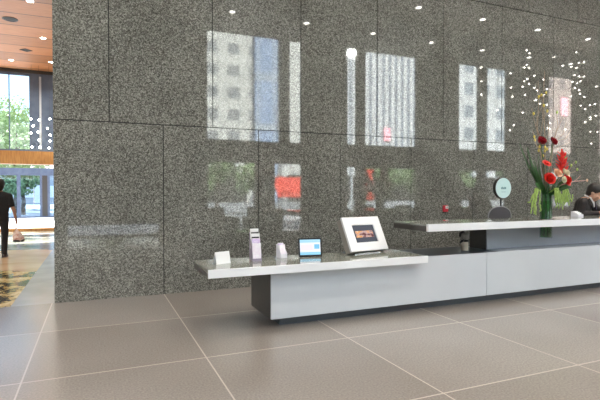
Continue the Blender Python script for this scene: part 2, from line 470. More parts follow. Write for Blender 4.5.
# ------------------------------------------------------------------ downlights and hanging bulbs
def downlight(x, y, z, label, group, power=60, r=.085):
    t = thing('downlight', label, 'ceiling light', (x, y, z), 0, group)
    MB().lathe([(r * 1.05, -.004), (r * 1.35, -.012), (r * 1.35, 0), (r * 1.05, 0)], cap=False).obj('trim_ring', 'white', t)
    MB().lathe([(r * 1.05, -.006), (r * .5, -.016), (.002, -.02)], n=20).obj('lens', 'lens', t, True)
    if power:
        l = bpy.data.lights.new('lamp', 'AREA'); l.shape = 'DISK'; l.size = .22; l.energy = power; l.color = (1, .93, .83); l.spread = 2.4
        lo = bpy.data.objects.new('lamp', l); link(lo, t); lo.location = (0, 0, -.05)
    return t
for i, x in enumerate((-9.3, -6.6, -3.9, -1.2, 1.5, 4.2, 6.9, 9.64, 12.35, 15., 17.7, 20.4, 23.1, 25.8)):
    for y in (4.75, 2.04, -.7):
        downlight(x, y, HC, 'small round white downlight in the hall ceiling, mirrored in the granite', 'downlights of the hall ceiling', 30)
LBL = {(-1.47, 13.62): 'lit downlight at the upper edge of the wooden ceiling', (-1.46, 16.72): 'lit downlight in the wooden ceiling, halfway down beside the granite wall',
       (-2.77, 19.96): 'lit downlight low in the wooden ceiling, farthest from the granite', (-1.47, 19.69): 'lit downlight low in the wooden ceiling, touching the granite edge'}
for (x, y), lb in LBL.items(): downlight(x, y, HL, lb, 'downlights of the wooden ceiling', 38, .07)
for x in (-4.6, -7.2, -9.8):
    for y in (10.5, 13.6, 16.7, 19.8): downlight(x, y, HL, 'downlight in the wooden ceiling left of the view', 'downlights outside the view', 38)
for x, y, lb, four in ((-2.13, 15.25, 'dark round speaker recessed in the wooden ceiling', 24), (-2.11, 18.36, 'dark diamond shaped vent recessed in the wooden ceiling', 4)):
    s = thing('ceiling_speaker' if four > 4 else 'ceiling_vent', lb, 'speaker' if four > 4 else 'vent', (x, y, HL))
    MB().lathe([(.16, -.015), (.19, -.015), (.19, 0), (.16, 0)], n=four, cap=False).obj('rim', 'black_plastic', s)
    MB().lathe([(.16, -.01), (.05, -.012), (.003, -.012)], n=four).obj('grille', 'black_hole', s)

STRANDS = [
    [(13.19, 6.16), (13.22, 5.65), (13.22, 5.16)],
    [(14.02, 4.63)],
    [(14.68, 6.09), (14.7, 5.55), (14.78, 5.21), (14.86, 4.12), (14.66, 3.91)],
    [(15.5, 7.07), (15.65, 6.97), (15.53, 6.51), (15.64, 6.39), (15.39, 6.38), (15.55, 5.95), (15.4, 5.86), (15.66, 5.77), (15.31, 5.63), (15.45, 5.33), (15.33, 4.63)],
    [(15.93, 6.12), (15.95, 5.64), (16.1, 5.55), (16.05, 5.19), (15.98, 5.14), (16.25, 5.04)],
    [(16.44, 6.01), (16.65, 5.66), (16.46, 5.41), (16.63, 5.03), (16.65, 4.77), (16.78, 4.6), (16.82, 4.3), (16.69, 4.1), (16.8, 4.07)],
    [(17.0, 6.96)],
    [(17.54, 6.68), (17.72, 4.09)],
    [(18.32, 7.31), (18.49, 6.9), (18.03, 6.68), (18.33, 6.67), (18.22, 6.37), (18.51, 6.34), (18.59, 6.14), (18.11, 6.07), (18.39, 6.05), (18.26, 5.83), (18.52, 5.77), (18.56, 5.62), (18.03, 5.47), (18.62, 5.14)],
    [(18.79, 6.96), (18.8, 6.36), (18.84, 5.51), (18.89, 5.0), (18.9, 4.46)],
    [(19.57, 6.01), (19.5, 5.27), (19.19, 5.2), (19.56, 4.77), (19.22, 4.68), (19.24, 4.6), (19.24, 4.07), (19.28, 3.58)],
    [(19.68, 4.09)],
]
def strand(pts, y, ztop, label, group, r=.024):
    x0 = sum(p[0] for p in pts) / len(pts)
    t = thing('light_strand', label, 'string lights', (x0, y, ztop), 0, group)
    pts = sorted(pts, key=lambda p: -p[1])
    MB().tube([(0, 0, 0)] + [(p[0] - x0, 0, p[1] - ztop + .04) for p in pts], .004, 5).obj('cord', 'steel_dark', t)
    for p in pts:
        MB().ball((0, 0, 0), r, sub=2).obj('bulb', 'bulb', t, True).location = (p[0] - x0, 0, p[1] - ztop)
for s in STRANDS:
    strand(s, 1.1, HC, 'strand of small warm bulbs hanging from the hall ceiling, mirrored in the granite', 'hanging light strands of the hall')
for i, (p, lb) in enumerate((
        ([(-2.21, 4.27), (-2.14, 4.01), (-2.21, 3.74), (-2.18, 3.22)], 'strand of tiny bulbs against the far window, leftmost of three'),
        ([(-1.94, 4.25), (-1.98, 3.79), (-1.95, 3.49), (-1.92, 3.23)], 'strand of tiny bulbs against the far window, middle of three'),
        ([(-1.58, 4.31), (-1.66, 3.95), (-1.57, 3.7), (-1.58, 3.47), (-1.62, 3.2)], 'strand of tiny bulbs against the far window, beside the granite'))):
    strand(p, 20.4, HL, lb, 'light strands by the far window', .032)

# ------------------------------------------------------------------ reception desk
FY = 5.0
desk = thing('reception_desk', 'long grey panelled reception desk on a dark recessed plinth', 'reception desk', (1.8, FY, 0))
O = V((1.8, FY, 0))
def dbox(name, m, a, b, bev=0, parent=None):
    return MB().box(V(a) - O, V(b) - O, bev=bev).obj(name, m, parent or desk)
XE = 12.5
dbox('plinth', 'plinth', (1.95, 5.12, 0), (XE, 5.55, .105))
dbox('carcass', 'carcass', (1.8, 5.022, .105), (XE, 5.74, .69))
for a, b in ((1.8, 4.968), (4.974, 8.2), (8.206, XE)):
    dbox('front_panel', 'panel', (a, FY, .105), (b, 5.022, .70), .002)
dbox('ledge', 'plinth', (3.86, 5.022, .69), (5.22, 5.74, .70))
dbox('ledge', 'panel', (5.22, 5.022, .69), (XE, 5.25, .70))
dbox('work_surface', 'carcass', (5.9, 5.74, .66), (XE, 5.84, .70))
dbox('upper_box', 'carcass', (5.22, 5.27, .70), (XE, 5.60, 1.035))
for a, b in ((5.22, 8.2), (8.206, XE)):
    dbox('upper_panel', 'panel_shaded', (a, 5.25, .703), (b, 5.27, 1.033), .002)
dbox('end_support', 'carcass', (XE - .2, 5.74, 0), (XE, 5.84, .66))

low = thing('low_countertop', 'white low countertop slab holding the cards, tablet and kiosk', 'countertop', (1.06, 4.85, .70))
lo = V((1.06, 4.85, .70))
MB().box(V((1.065, 4.87, .70)) - lo, V((3.85, 5.62, .732)) - lo).obj('top', 'slabtop', low)
MB().box(V((1.06, 4.85, .645)) - lo, V((3.85, 4.87, .734)) - lo, bev=.002).obj('fascia', 'slab', low)
MB().box(V((1.06, 4.871, .645)) - lo, V((1.075, 5.62, .70)) - lo).box(V((1.075, 4.871, .65)) - lo, V((1.79, 5.62, .70)) - lo).obj('underside', 'carcass', low)

hi = thing('high_countertop', 'long white high countertop cantilevered over the desk', 'countertop', (3.86, 4.86, 1.035))
ho = V((3.86, 4.86, 1.035))
HX, HY, HR = 6.21, 5.08, .094           # the round cut-out that holds the glass vase
def holed(mb, x0, x1, y0, y1, z0, z1, half=.17, n=40):
    mb.box((x0, y0, z0), (HX - half, y1, z1)).box((HX + half, y0, z0), (x1, y1, z1)).box((HX - half, HY + half, z0), (HX + half, y1, z1)).box((HX - half, y0, z0), (HX + half, HY - half, z1))
    ring = []
    for k in range(n):
        a = 2 * PI * k / n; c, q = math.cos(a), math.sin(a); f = half / max(abs(c), abs(q))
        ring.append([mb.bm.verts.new((HX + c * d, HY + q * d, z)) for d, z in ((HR, z0), (HR, z1), (f, z1), (f, z0))])
    for A, B in zip(ring, ring[1:] + ring[:1]):
        for t in range(4): mb.bm.faces.new((A[t], B[t], B[(t + 1) % 4], A[(t + 1) % 4]))
    for v in mb.bm.verts: v.co -= ho
    return mb
holed(MB(), 3.865, XE, 4.90, 5.62, 1.105, 1.128).obj('top', 'slabtop', hi)
holed(MB(), 3.86, XE, 4.90, 5.62, 1.036, 1.105).obj('underside', 'carcass', hi)
MB().box(V((3.86, 4.86, 1.035)) - ho, V((XE, 4.90, 1.13)) - ho, bev=.002).obj('fascia', 'slab', hi)

# ------------------------------------------------------------------ things on the low counter
CT = .732
def frame(loc, rz): return Matrix.Translation(V(loc)) @ Matrix.Rotation(rz, 4, 'Z')
card = thing('tent_card', 'small blank white folded tent card at the counter end', 'card', (1.31, 5.26, CT), math.radians(20))
b = MB()
b.prism([(-.095, -.028, 0), (.095, -.028, 0), (.090, -.004, .135), (-.100, -.004, .135)], (0, .002, .0003))
b.prism([(-.095, .05, 0), (.095, .05, 0), (.090, -.002, .135), (-.100, -.002, .135)], (0, .002, .0003))
b.obj('folded_sheet', 'white', card)

# tiered brochure stand
bh = thing('brochure_stand', 'tall tiered brochure stand with pale pink leaflets', 'brochure holder', (1.735, 5.36, CT), math.radians(-4))
b = MB()
b.box((-.056, -.085, 0), (.056, .085, .005))
b.prism([(-.056, -.08, .005), (-.056, .085, .005), (-.056, .085, .33), (-.056, .05, .31), (-.056, -.08, .06)], (.003, 0, 0))
b.prism([(.053, -.08, .005), (.053, .085, .005), (.053, .085, .33), (.053, .05, .31), (.053, -.08, .06)], (.003, 0, 0))
b.box((-.053, .08, .005), (.053, .085, .33)).box((-.053, -.084, .005), (.053, -.08, .03))
b.obj('acrylic_case', 'acrylic_smoke', bh)
def leaflet(parent, name, m, y, z, h, w=.058, lean=.16, t=.012):
    mb = MB(); mb.box((-w, 0, 0), (w, t, h), Matrix.Translation((0, y, z)) @ Matrix.Rotation(-lean, 4, 'X'))
    return mb.obj(name, m, parent)
leaflet(bh, 'leaflet', 'paper_pink', -.075, .010, .20, .050, .10)
leaflet(bh, 'leaflet', 'lavender', -.052, .02, .235, .048, .10)
leaflet(bh, 'leaflet', 'paper_pink', -.035, .04, .222, .048, .10)
leaflet(bh, 'leaflet', 'black_plastic', -.008, .10, .178, .044, .08)
leaflet(bh, 'leaflet', 'white', .012, .14, .175, .056, .06)
leaflet(bh, 'leaflet', 'black_plastic', .03, .18, .150, .044, .05)
leaflet(bh, 'leaflet', 'white', .05, .20, .170, .050, .04)

sh = thing('leaflet_holder', 'small clear holder with white leaflets left of the tablet', 'brochure holder', (2.1, 5.44, CT), math.radians(10))
b = MB(); b.box((-.046, -.05, 0), (.046, .06, .004)).box((-.046, .056, .004), (.046, .06, .165)).box((-.046, -.05, .004), (.046, -.047, .05))
b.prism([(-.046, -.05, .004), (-.046, .06, .004), (-.046, .06, .165), (-.046, -.05, .06)], (.002, 0, 0)); b.prism([(.044, -.05, .004), (.044, .06, .004), (.044, .06, .165), (.044, -.05, .06)], (.002, 0, 0))
b.obj('acrylic_case', 'acrylic', sh)
leaflet(sh, 'leaflet', 'paper_pink', -.042, .006, .16, .040, .25, .014)
leaflet(sh, 'leaflet', 'white', -.012, .006, .178, .040, .25, .012)
MB().box((-.04, -.0005, .150), (.04, 0, .172), Matrix.Translation((0, -.0125, .006)) @ Matrix.Rotation(-.25, 4, 'X')).obj('title_band', 'lavender', sh)

tb = thing('tablet', 'black framed tablet showing a pale blue page on the low counter', 'tablet', (2.452, 5.36, CT), math.radians(-9))
R = Matrix.Translation((0, 0, .004)) @ Matrix.Rotation(-.16, 4, 'X')
MB().box((-.152, 0, 0), (.152, .014, .232), R, .004).obj('body', 'black_plastic', tb)
sc = MB().box((-.132, -.0015, .022), (.132, -.0002, .212)).obj('display', 'tablet_screen', tb); sc.matrix_local = R
MB().prism([(-.06, .03, .0), (-.06, .13, .0), (-.06, .055, .15)], (.12, 0, 0)).obj('stand', 'black_plastic', tb)

# touch screen kiosk leaning back on a foot
kk = thing('touchscreen_kiosk', 'tilted silver framed touchscreen kiosk on the low counter', 'kiosk', (2.975, 5.27, CT), math.radians(10.2))
K = Matrix.Translation((0, 0, .04)) @ Matrix.Rotation(-.47, 4, 'X')
W, H = .635, .475
b = MB(); t = .115
b.box((0, -.02, 0), (W, .012, t), K).box((0, -.02, H - t), (W, .012, H), K).box((0, -.02, t), (t + .015, .012, H - t), K).box((W - t - .015, -.02, t), (W, .012, H - t), K)
b.obj('bezel', 'silver', kk)
sc = MB().box((t + .015, -.004, t), (W - t - .015, 0, H - t)).obj('display', 'kiosk_screen', kk); sc.matrix_local = K
MB().box((.004, .0125, .004), (W - .004, .11, H - .004), K, .004).obj('housing', 'grey_side', kk)
b = MB(); b.box((.1, .03, 0), (W - .1, .30, .012)); b.prism([(.2, .08, .012), (.2, .26, .012), (.2, .30, .22), (.2, .17, .10)], (W - .4, 0, 0)); b.obj('foot', 'chrome', kk)
MB().tube([(.5, .03, .05), (.34, .2, .012), (.2, .27, .008)], .005, 6).obj('cable', 'black_plastic', kk)

# insulated jug on the ledge under the high counter
jg = thing('vacuum_jug', 'beige jug with black lid and curved handle under the high counter', 'jug', (4.87, 5.32, .70))
MB().lathe([(.044, 0), (.048, .008), (.050, .10), (.046, .125)], n=28).obj('body', 'cream', jg, True)
MB().lathe([(.048, .125), (.054, .128), (.054, .150), (.046, .155)], n=28).obj('band', 'black_plastic', jg, True)
MB().lathe([(.046, .155), (.058, .17), (.060, .225), (.050, .245), (.004, .25)], n=28).obj('lid', 'grey_side', jg, True)
MB().tube([(.0, 0, .252), (-.05, -.01, .268), (-.095, -.015, .245), (-.105, -.015, .20)], [.016, .02, .02, .013], 10).obj('handle', 'black_plastic', jg, True)
MB().tube([(-.04, -.02, .15), (-.085, -.03, .135), (-.115, -.03, .115)], [.018, .018, .010], 10).obj('spout', 'black_plastic', jg, True)

# alarm call point on the granite
al = thing('fire_alarm', 'small red fire alarm call point on the granite wall', 'fire alarm', (6.235, D, 1.215))
MB().box((-.05, -.045, -.062), (.05, 0, .062), bev=.006).obj('box', 'red', al)
MB().box((-.02, -.052, .0), (.045, -.0455, .052), bev=.002).obj('plate', 'white', al)
MB().lathe([(.013, 0), (.011, .008), (.002, .01)], (.012, -.052, .03), 14, Matrix.Rotation(PI / 2, 4, 'X')).obj('button', 'black_plastic', al)

# oval sign on a stand behind the desk
sg = thing('oval_sign', 'pale teal oval sign on a slim post behind the desk', 'sign', (7.08, 6.78, 0), 0)
MB().lathe([(.16, 0), (.16, .012), (.03, .022), (.014, .03), (.014, 1.43)], n=24).obj('post', 'steel_dark', sg)
S = Matrix.Translation((0, -.03, 1.612)) @ Matrix.Rotation(PI / 2, 4, 'X')
MB().lathe([(.198, -.03), (.204, -.026), (.204, .026), (.198, .028)], n=40, mtx=S).obj('rim', 'steel_dark', sg)
MB().lathe([(.192, .029), (.192, .034)], n=40, mtx=S).obj('face', 'petal_teal', sg)
b = MB()
for x, z in ((-.055, 1.628), (-.028, 1.636), (-.001, 1.624), (.026, 1.636), (.050, 1.630)):
    b.box((x - .008, -.069, 1.592), (x + .008, -.066, z))
b.box((-.05, -.069, 1.535), (.05, -.066, 1.541))
b.obj('lettering', 'teal_text', sg)

# drafting chair
ch = thing('office_chair', 'grey mesh backed office chair with pale rim behind the high counter', 'chair', (6.62, 6.62, 0), math.radians(6))
def back_outline(w, h, n=20, ex=.5):
    return [(w * math.cos(PI * i / n), h * math.sin(PI * i / n) ** .6) for i in range(n + 1)]
o1 = back_outline(.30, .235)
b = MB(); pts = [(x, -.24, 1.04 + z) for x, z in o1]; pts = [(-0.21 * -1, -.24, .82)] + pts + [(-.21, -.24, .82)]
b.prism(pts, (0, .03, 0)); b.obj('backrest', 'mesh_grey', ch)
b = MB(); b.tube([(x * 1.02, -.235, z) for x, y, z in pts], .011, 8); b.obj('back_rim', 'rim_grey', ch, True)
b = MB(); b.ball((0, 0, .70), .25, (1, 1, .2), 3); b.obj('seat', 'black_cloth', ch, True)
MB().tube([(0, -.2, .66), (0, -.26, .70), (0, -.255, .95)], .022, 8).obj('back_bracket', 'black_plastic', ch)
MB().tube([(0, 0, .09), (0, 0, .68)], .028, 12).obj('column', 'chrome', ch)
for k in range(5):
    a = k * 2 * PI / 5 + .3; c, s = math.cos(a), math.sin(a)
    l = MB().tube([(0, 0, .12), (c * .15, s * .15, .10), (c * .3, s * .3, .075)], [.03, .022, .016], 8).obj('leg', 'black_plastic', ch)
    MB().lathe([(.028, -.014), (.03, -.01), (.03, .01), (.028, .014)], (c * .3, s * .3, .031), 14, Matrix.Rotation(a, 4, 'Z') @ Matrix.Rotation(PI / 2, 4, 'X')).obj('caster', 'black_plastic', l)

# clear leaflet tray by the clerk
cs = thing('card_tray', 'clear white card tray on the high counter beside the clerk', 'card holder', (7.46, 5.50, 1.128), math.radians(15))
b = MB(); b.box((-.10, -.06, 0), (.10, .06, .006)); b.box((-.10, .054, .006), (.10, .06, .085)); b.box((-.10, -.06, .006), (.10, -.055, .03))
for x in (-.10, .096): b.prism([(x, -.06, .006), (x, .06, .006), (x, .06, .085), (x, -.06, .03)], (.004, 0, 0))
b.obj('tray', 'acrylic', cs)
for i in range(3): MB().box((-.092, -.03 + i * .026, .006), (.092, -.012 + i * .026, .06 + i * .012), None, .002).obj('card_stack', 'white', cs)

# ------------------------------------------------------------------ vase and flowers (behind the high counter, on the work surface)
VX, VY, VZ = 6.21, 5.08, .845
vs = thing('glass_vase', 'tall cylindrical glass vase packed with green stems', 'vase', (VX, VY, VZ))
MB().lathe([(.086, 0), (.088, .008), (.088, .73), (.082, .73), (.082, .016), (.0, .016)], n=40, cap=False).obj('glass', 'pane', vs, True)
MB().lathe([(.0, .017), (.081, .017), (.081, .56), (.0, .56)], n=36, cap=False).obj('water', glass('vase_water', (.60, .86, .55)), vs, True)
MB().lathe([(.089, .2835), (.104, .2835), (.104, .290), (.089, .290)], n=40, cap=False).obj('collar', 'chrome', vs, True)
for k in range(34):
    a = k * 2.4; rr = .07 * math.sqrt((k + .5) / 34); a2 = a + random.uniform(-.5, .5)
    MB().tube([(rr * math.cos(a), rr * math.sin(a), .03), (.95 * rr * math.cos(a2), .95 * rr * math.sin(a2), .4), (.85 * rr * math.cos(a2), .85 * rr * math.sin(a2), .72)], random.uniform(.007, .011), 6).obj('stem', 'leaf' if k % 3 else 'stem_green', vs, True)
NECK = V((VX, VY, VZ + .71))
def petal_head(mb, c, ax, R, layers=((.35, 3, .15), (.62, 5, .45), (1., 7, .85))):
    """layered cupped petals around the axis ax"""
    c, ax = V(c), V(ax).normalized(); u = ax.orthogonal().normalized(); w = ax.cross(u)
    for li, (rr, n, open_) in enumerate(layers):
        for k in range(n):
            a = 2 * PI * k / n + li * .6; d = u * math.cos(a) + w * math.sin(a); s = ax.cross(d)
            wd = R * rr * 1.5 * math.sin(PI / n) + R * .12; rows = []
            for i in range(5):
                t = i / 4; out = R * rr * (math.sin(t * PI / 2) * (.6 + .4 * open_)); up = R * (1.05 - .45 * open_) * (t - .35 * open_ * t * t)
                ww = wd * (.35 + .65 * math.sin(PI * min(.9, .15 + .7 * t)))
                p = c + d * (out + .004) + ax * up
                rows.append([p - s * ww - d * ww * .25, p + d * .001, p + s * ww - d * ww * .25])
            vs_ = [[mb.bm.verts.new(q) for q in r] for r in rows]
            for A, B in zip(vs_, vs_[1:]):
                for j in range(2): mb.bm.faces.new((A[j], A[j + 1], B[j + 1], B[j]))
    mb.ball(c + ax * R * .35, R * .3, sub=2)
def stem_pts(to, sag=.1):
    to = V(to); s = NECK + V(((to.x - NECK.x) * .12, (to.y - NECK.y) * .2, -.12))
    s.x = min(max(s.x, VX - .055), VX + .055); s.y = min(max(s.y, VY - .055), VY + .055)
    m = s.lerp(to, .5) + V(((s.x - to.x) * sag, 0, abs(to.x - s.x) * sag))
    return [s, s.lerp(m, .5) + V((0, 0, .01)), m, m.lerp(to, .5), to]
def flower(name, label, to, ax, R, m, group, layers=None):
    t = thing(name, label, 'flower', to, 0, group); to = V(to)
    MB().tube([p - to for p in stem_pts(to)], .006, 6).obj('stem', 'leaf', t, True)
    b = MB(); petal_head(b, (0, 0, 0), ax, R, *( [layers] if layers else [])); b.obj('petals', m, t, True)
    return t
fx = 'flowers of the tall arrangement'
flower('red_rose', 'large red bloom low on the left of the bouquet', (6.067, 4.927, 1.725), (-.25, -.9, .35), .09, 'petal_red', fx)
flower('red_rose', 'large red bloom low on the right of the bouquet', (6.386, 4.911, 1.704), (.25, -.9, .3), .095, 'petal_red', fx)
flower('red_rose', 'red bloom on the far right edge, behind the large right one', (6.503, 4.994, 1.708), (.8, -.55, .2), .085, 'petal_red', fx)
flower('peach_rose', 'peach pink rose between the two large red blooms', (6.218, 4.911, 1.805), (-.05, -.85, .5), .072, 'petal_peach', fx)
flower('cream_rose', 'cream rose right of the peach one', (6.419, 4.944, 1.813), (.3, -.8, .5), .078, 'petal_cream', fx)
flower('cream_rose', 'small cream yellow rose beneath the peach one', (6.285, 4.860, 1.717), (0, -1, .1), .05, 'petal_cream', fx)
flower('red_carnation', 'small flat red bloom above the left red rose', (6.109, 5.003, 1.951), (-.1, -.7, .7), .062, 'petal_red', fx, ((.4, 4, .7), (1., 7, 1.1)))
flower('crimson_tulip', 'dark crimson bloom high on the left branch', (6.025, 5.028, 2.278), (-.2, -.75, .5), .075, 'petal_dark', fx, ((.5, 3, .2), (.9, 5, .55)))
flower('crimson_tulip', 'dark crimson bloom high on the right branch', (6.285, 5.045, 2.286), (.35, -.75, .5), .072, 'petal_dark', fx, ((.5, 3, .2), (.9, 5, .55)))
# red ginger spike
t = thing('ginger_spike', 'upright red ginger spike rising right of centre', 'flower', (6.41, 4.986, 1.82), 0, fx); to = V((6.41, 4.986, 1.82))
MB().tube([p - to for p in stem_pts(to)], .009, 6).obj('stem', 'leaf', t, True)
b = MB()
for k in range(30):
    z = .29 * k / 29; a = k * 2.4; r = .10 * (1 - .5 * k / 29)
    b.blade((0, 0, z), (r * math.cos(a) * 1.1, r * math.sin(a) * 1.1, z + .065), .026, (math.cos(a) * .03, math.sin(a) * .03, -.01), .003, 4)
b.tube([(0, 0, 0), (.01, 0, .36)], [.03, .012], 8); b.obj('bracts', 'petal_red', t)
# long leaves
for to, w, bend, lb in (((5.60, 5.03, 2.24), .028, (-.13, 0, .05), 'longest dark strap leaf, arching to the far left of the bouquet'),
                        ((5.70, 4.99, 2.16), .030, (-.13, -.04, .03), 'long dark strap leaf just inside the leftmost one'),
                        ((5.80, 5.07, 2.20), .026, (-.10, 0, .02), 'upright dark strap leaf left of the twigs'),
                        ((5.86, 5.00, 2.00), .034, (-.10, -.02, .02), 'middle dark strap leaf between the left leaves and the roses'),
                        ((5.93, 4.96, 1.86), .036, (-.08, 0, .03), 'short dark strap leaf beside the left red rose'),
                        ((5.80, 4.94, 1.66), .045, (-.05, 0, .10), 'short dark leaf drooping low on the left'),
                        ((6.02, 5.06, 2.10), .024, (-.05, .03, 0), 'narrow upright leaf behind the small red bloom'),
                        ((6.69, 4.99, 1.755), .048, (0, -.02, .12), 'broad dark leaf reaching right below the cream rose'),
                        ((6.52, 4.90, 1.61), .055, (.04, 0, .09), 'short dark leaf under the right red rose'),
                        ((6.05, 4.90, 1.60), .055, (-.03, 0, .08), 'short dark leaf under the left red rose'),
                        ((6.21, 4.88, 1.63), .06, (0, -.04, .06), 'broad dark leaf at the vase mouth')):
    base = NECK + V((max(-.07, min(.07, (to[0] - VX) * .3)), max(-.06, min(.06, (to[1] - VY) * .3)), -.05))
    o = MB().blade((0, 0, 0), V(to) - base, w, bend, .004, 10, side=(.35, -.1, .9) if to[2] < 1.9 else (.8, .2, .3)).obj('strap_leaf', 'leaf', None, True); o.location = base
    tag(o, lb, 'leaf', 'leaves of the tall arrangement')
# twigs with buds
def twig(label, pts, branches, buds, m='twig', r=.008):
    base = V(pts[0]); t = thing('twig', label, 'twig', base, 0, 'twigs of the tall arrangement')
    P = [V(p) - base for p in pts]
    MB().tube(P, [r * (1 - .75 * i / (len(P) - 1)) for i in range(len(P))], 6).obj('main_stem', m, t, True)
    for a, c, d in branches: MB().tube([V(a) - base, V(c) - base, V(d) - base], [.004, .003, .002], 5).obj('side_shoot', m, t, True)
    for p, bm_ in buds: MB().ball(V(p) - base, .02, (.75, .75, 1.2), 2).obj('bud', bm_, t, True)
nk = lambda dx: (VX + dx, VY, VZ + .72)
twig('tall pale twig with yellow buds leaning left', [nk(-.03), (6.050, 5.028, 2.010), (5.950, 5.028, 2.429), (5.975, 5.028, 2.848), (5.933, 5.028, 3.141)],
     [((6.034, 5.028, 2.094), (5.908, 5.028, 2.261), (5.849, 5.028, 2.446)), ((5.950, 5.028, 2.429), (5.866, 5.028, 2.638), (5.832, 5.028, 2.764)), ((5.975, 5.028, 2.680), (6.075, 5.028, 2.848), (6.092, 5.028, 3.016))],
     [((5.992, 5.020, 2.203), 'petal_yellow'), ((5.883, 5.020, 2.345), 'petal_yellow'), ((6.101, 5.020, 2.144), 'petal_yellow'), ((5.866, 5.020, 2.680), 'petal_yellow'), ((6.067, 5.020, 2.814), 'petal_yellow'), ((5.967, 5.020, 2.932), 'petal_yellow')])
twig('tallest pale twig, rising straight from the vase', [nk(0), (6.176, 5.070, 1.926), (6.151, 5.070, 2.513), (6.117, 5.070, 2.932), (6.143, 5.070, 3.334)],
     [((6.159, 5.070, 2.261), (6.243, 5.070, 2.429), (6.226, 5.070, 2.638)), ((6.117, 5.070, 2.848), (6.034, 5.070, 3.016), (6.008, 5.070, 3.183))],
     [((6.117, 5.062, 2.077), 'petal_yellow'), ((6.201, 5.062, 2.178), 'petal_yellow'), ((6.075, 5.062, 2.974), 'petal_yellow'), ((6.168, 5.062, 3.016), 'petal_yellow')])
twig('bare twig leaning right past the dark bloom', [nk(.03), (6.243, 5.053, 2.010), (6.369, 5.053, 2.429), (6.520, 5.053, 2.680), (6.587, 5.053, 2.848)],
     [((6.327, 5.053, 2.303), (6.578, 5.053, 2.345), (6.704, 5.053, 2.496)), ((6.285, 5.053, 2.178), (6.469, 5.053, 2.228), (6.662, 5.053, 2.295)), ((6.453, 5.053, 2.597), (6.453, 5.053, 2.722), (6.419, 5.053, 2.848))], [])
twig('thin twig with pale buds spreading to the right', [nk(.05), (6.369, 5.011, 1.717), (6.620, 5.011, 1.884), (6.746, 5.011, 2.027)],
     [((6.536, 5.011, 1.817), (6.704, 5.011, 1.842), (6.788, 5.011, 1.867))], [((6.746, 5.003, 1.993), 'lime'), ((6.779, 5.003, 1.884), 'lime'), ((6.645, 5.003, 1.943), 'lime'), ((6.578, 5.003, 1.809), 'lime')])
twig('twiggy branch fanning up left of the dark blooms', [nk(-.02), (6.09, 5.05, 1.95), (6.04, 5.05, 2.35), (6.09, 5.05, 2.62), (6.06, 5.05, 2.85)],
     [((6.07, 5.05, 2.1), (5.93, 5.05, 2.28), (5.90, 5.05, 2.42)), ((6.04, 5.05, 2.35), (5.95, 5.05, 2.5), (5.97, 5.05, 2.66)), ((6.09, 5.05, 2.62), (6.16, 5.05, 2.7), (6.18, 5.05, 2.82))],
     [((5.92, 5.04, 2.3), 'petal_yellow'), ((6.0, 5.04, 2.15), 'petal_yellow'), ((6.13, 5.04, 2.2), 'petal_yellow'), ((6.17, 5.04, 2.74), 'petal_yellow')])
twig('slim branch crossing behind the ginger spike', [nk(.04), (6.30, 5.07, 1.95), (6.34, 5.07, 2.3), (6.43, 5.07, 2.55), (6.40, 5.07, 2.75)],
     [((6.32, 5.07, 2.1), (6.52, 5.07, 2.18), (6.58, 5.07, 2.05)), ((6.34, 5.07, 2.3), (6.55, 5.07, 2.42), (6.61, 5.07, 2.60))], [((6.58, 5.06, 2.06), 'lime'), ((6.40, 5.06, 2.74), 'lime')])
twig('pink stem stretching out far right', [nk(.06), (6.369, 4.969, 1.641), (6.662, 4.969, 1.700), (6.955, 4.969, 1.717)], [((6.662, 4.969, 1.700), (6.746, 4.969, 1.742), (6.805, 4.969, 1.792))], [((6.955, 4.969, 1.717), 'petal_peach')], 'pinkstem', .012)
# trailing amaranth
def trail(label, x, y, x2, zlow, n):
    base = NECK + V(((x - VX) * .35, (y - VY) * .3, -.03))
    t = thing('trailing_amaranth', label, 'trailing plant', base, 0, 'greenery trailing from the vase')
    for k in range(n):
        q = random.uniform(-.085, .085); p = random.uniform(-.04, .04); dz = random.uniform(0, .22)
        pts = [(0, 0, 0), (x - base.x + q * .5, y - base.y, .07), (x2 - base.x + q, y - base.y + p, -.14), (x2 - base.x + q * 1.3, y - base.y + p, zlow - base.z + dz)]
        P = [V(a) for a in pts]; fine = []
        for a, b_ in zip(P, P[1:]):
            for i in range(6): fine.append(a.lerp(b_, i / 6))
        fine.append(P[-1])
        fine = [p_ + V((random.uniform(-.009, .009), random.uniform(-.009, .009), 0)) for p_ in fine]
        MB().tube(fine, [.003 + .0065 * min(1, i / 6) * (.7 + .5 * random.random()) for i in range(len(fine))], 6).obj('tassel', 'lime', t, True)
trail('lime green tassels trailing down the left of the vase', 5.950, 5.003, 5.891, 1.205, 9)
trail('lime green tassels hanging right beside the vase', 6.369, 5.003, 6.394, 1.272, 9)
trail('lime green tassels hanging farthest right of the vase', 6.520, 5.003, 6.553, 1.306, 9)
trail('lime green tassels over the front of the vase mouth', 6.168, 4.886, 6.193, 1.423, 3)

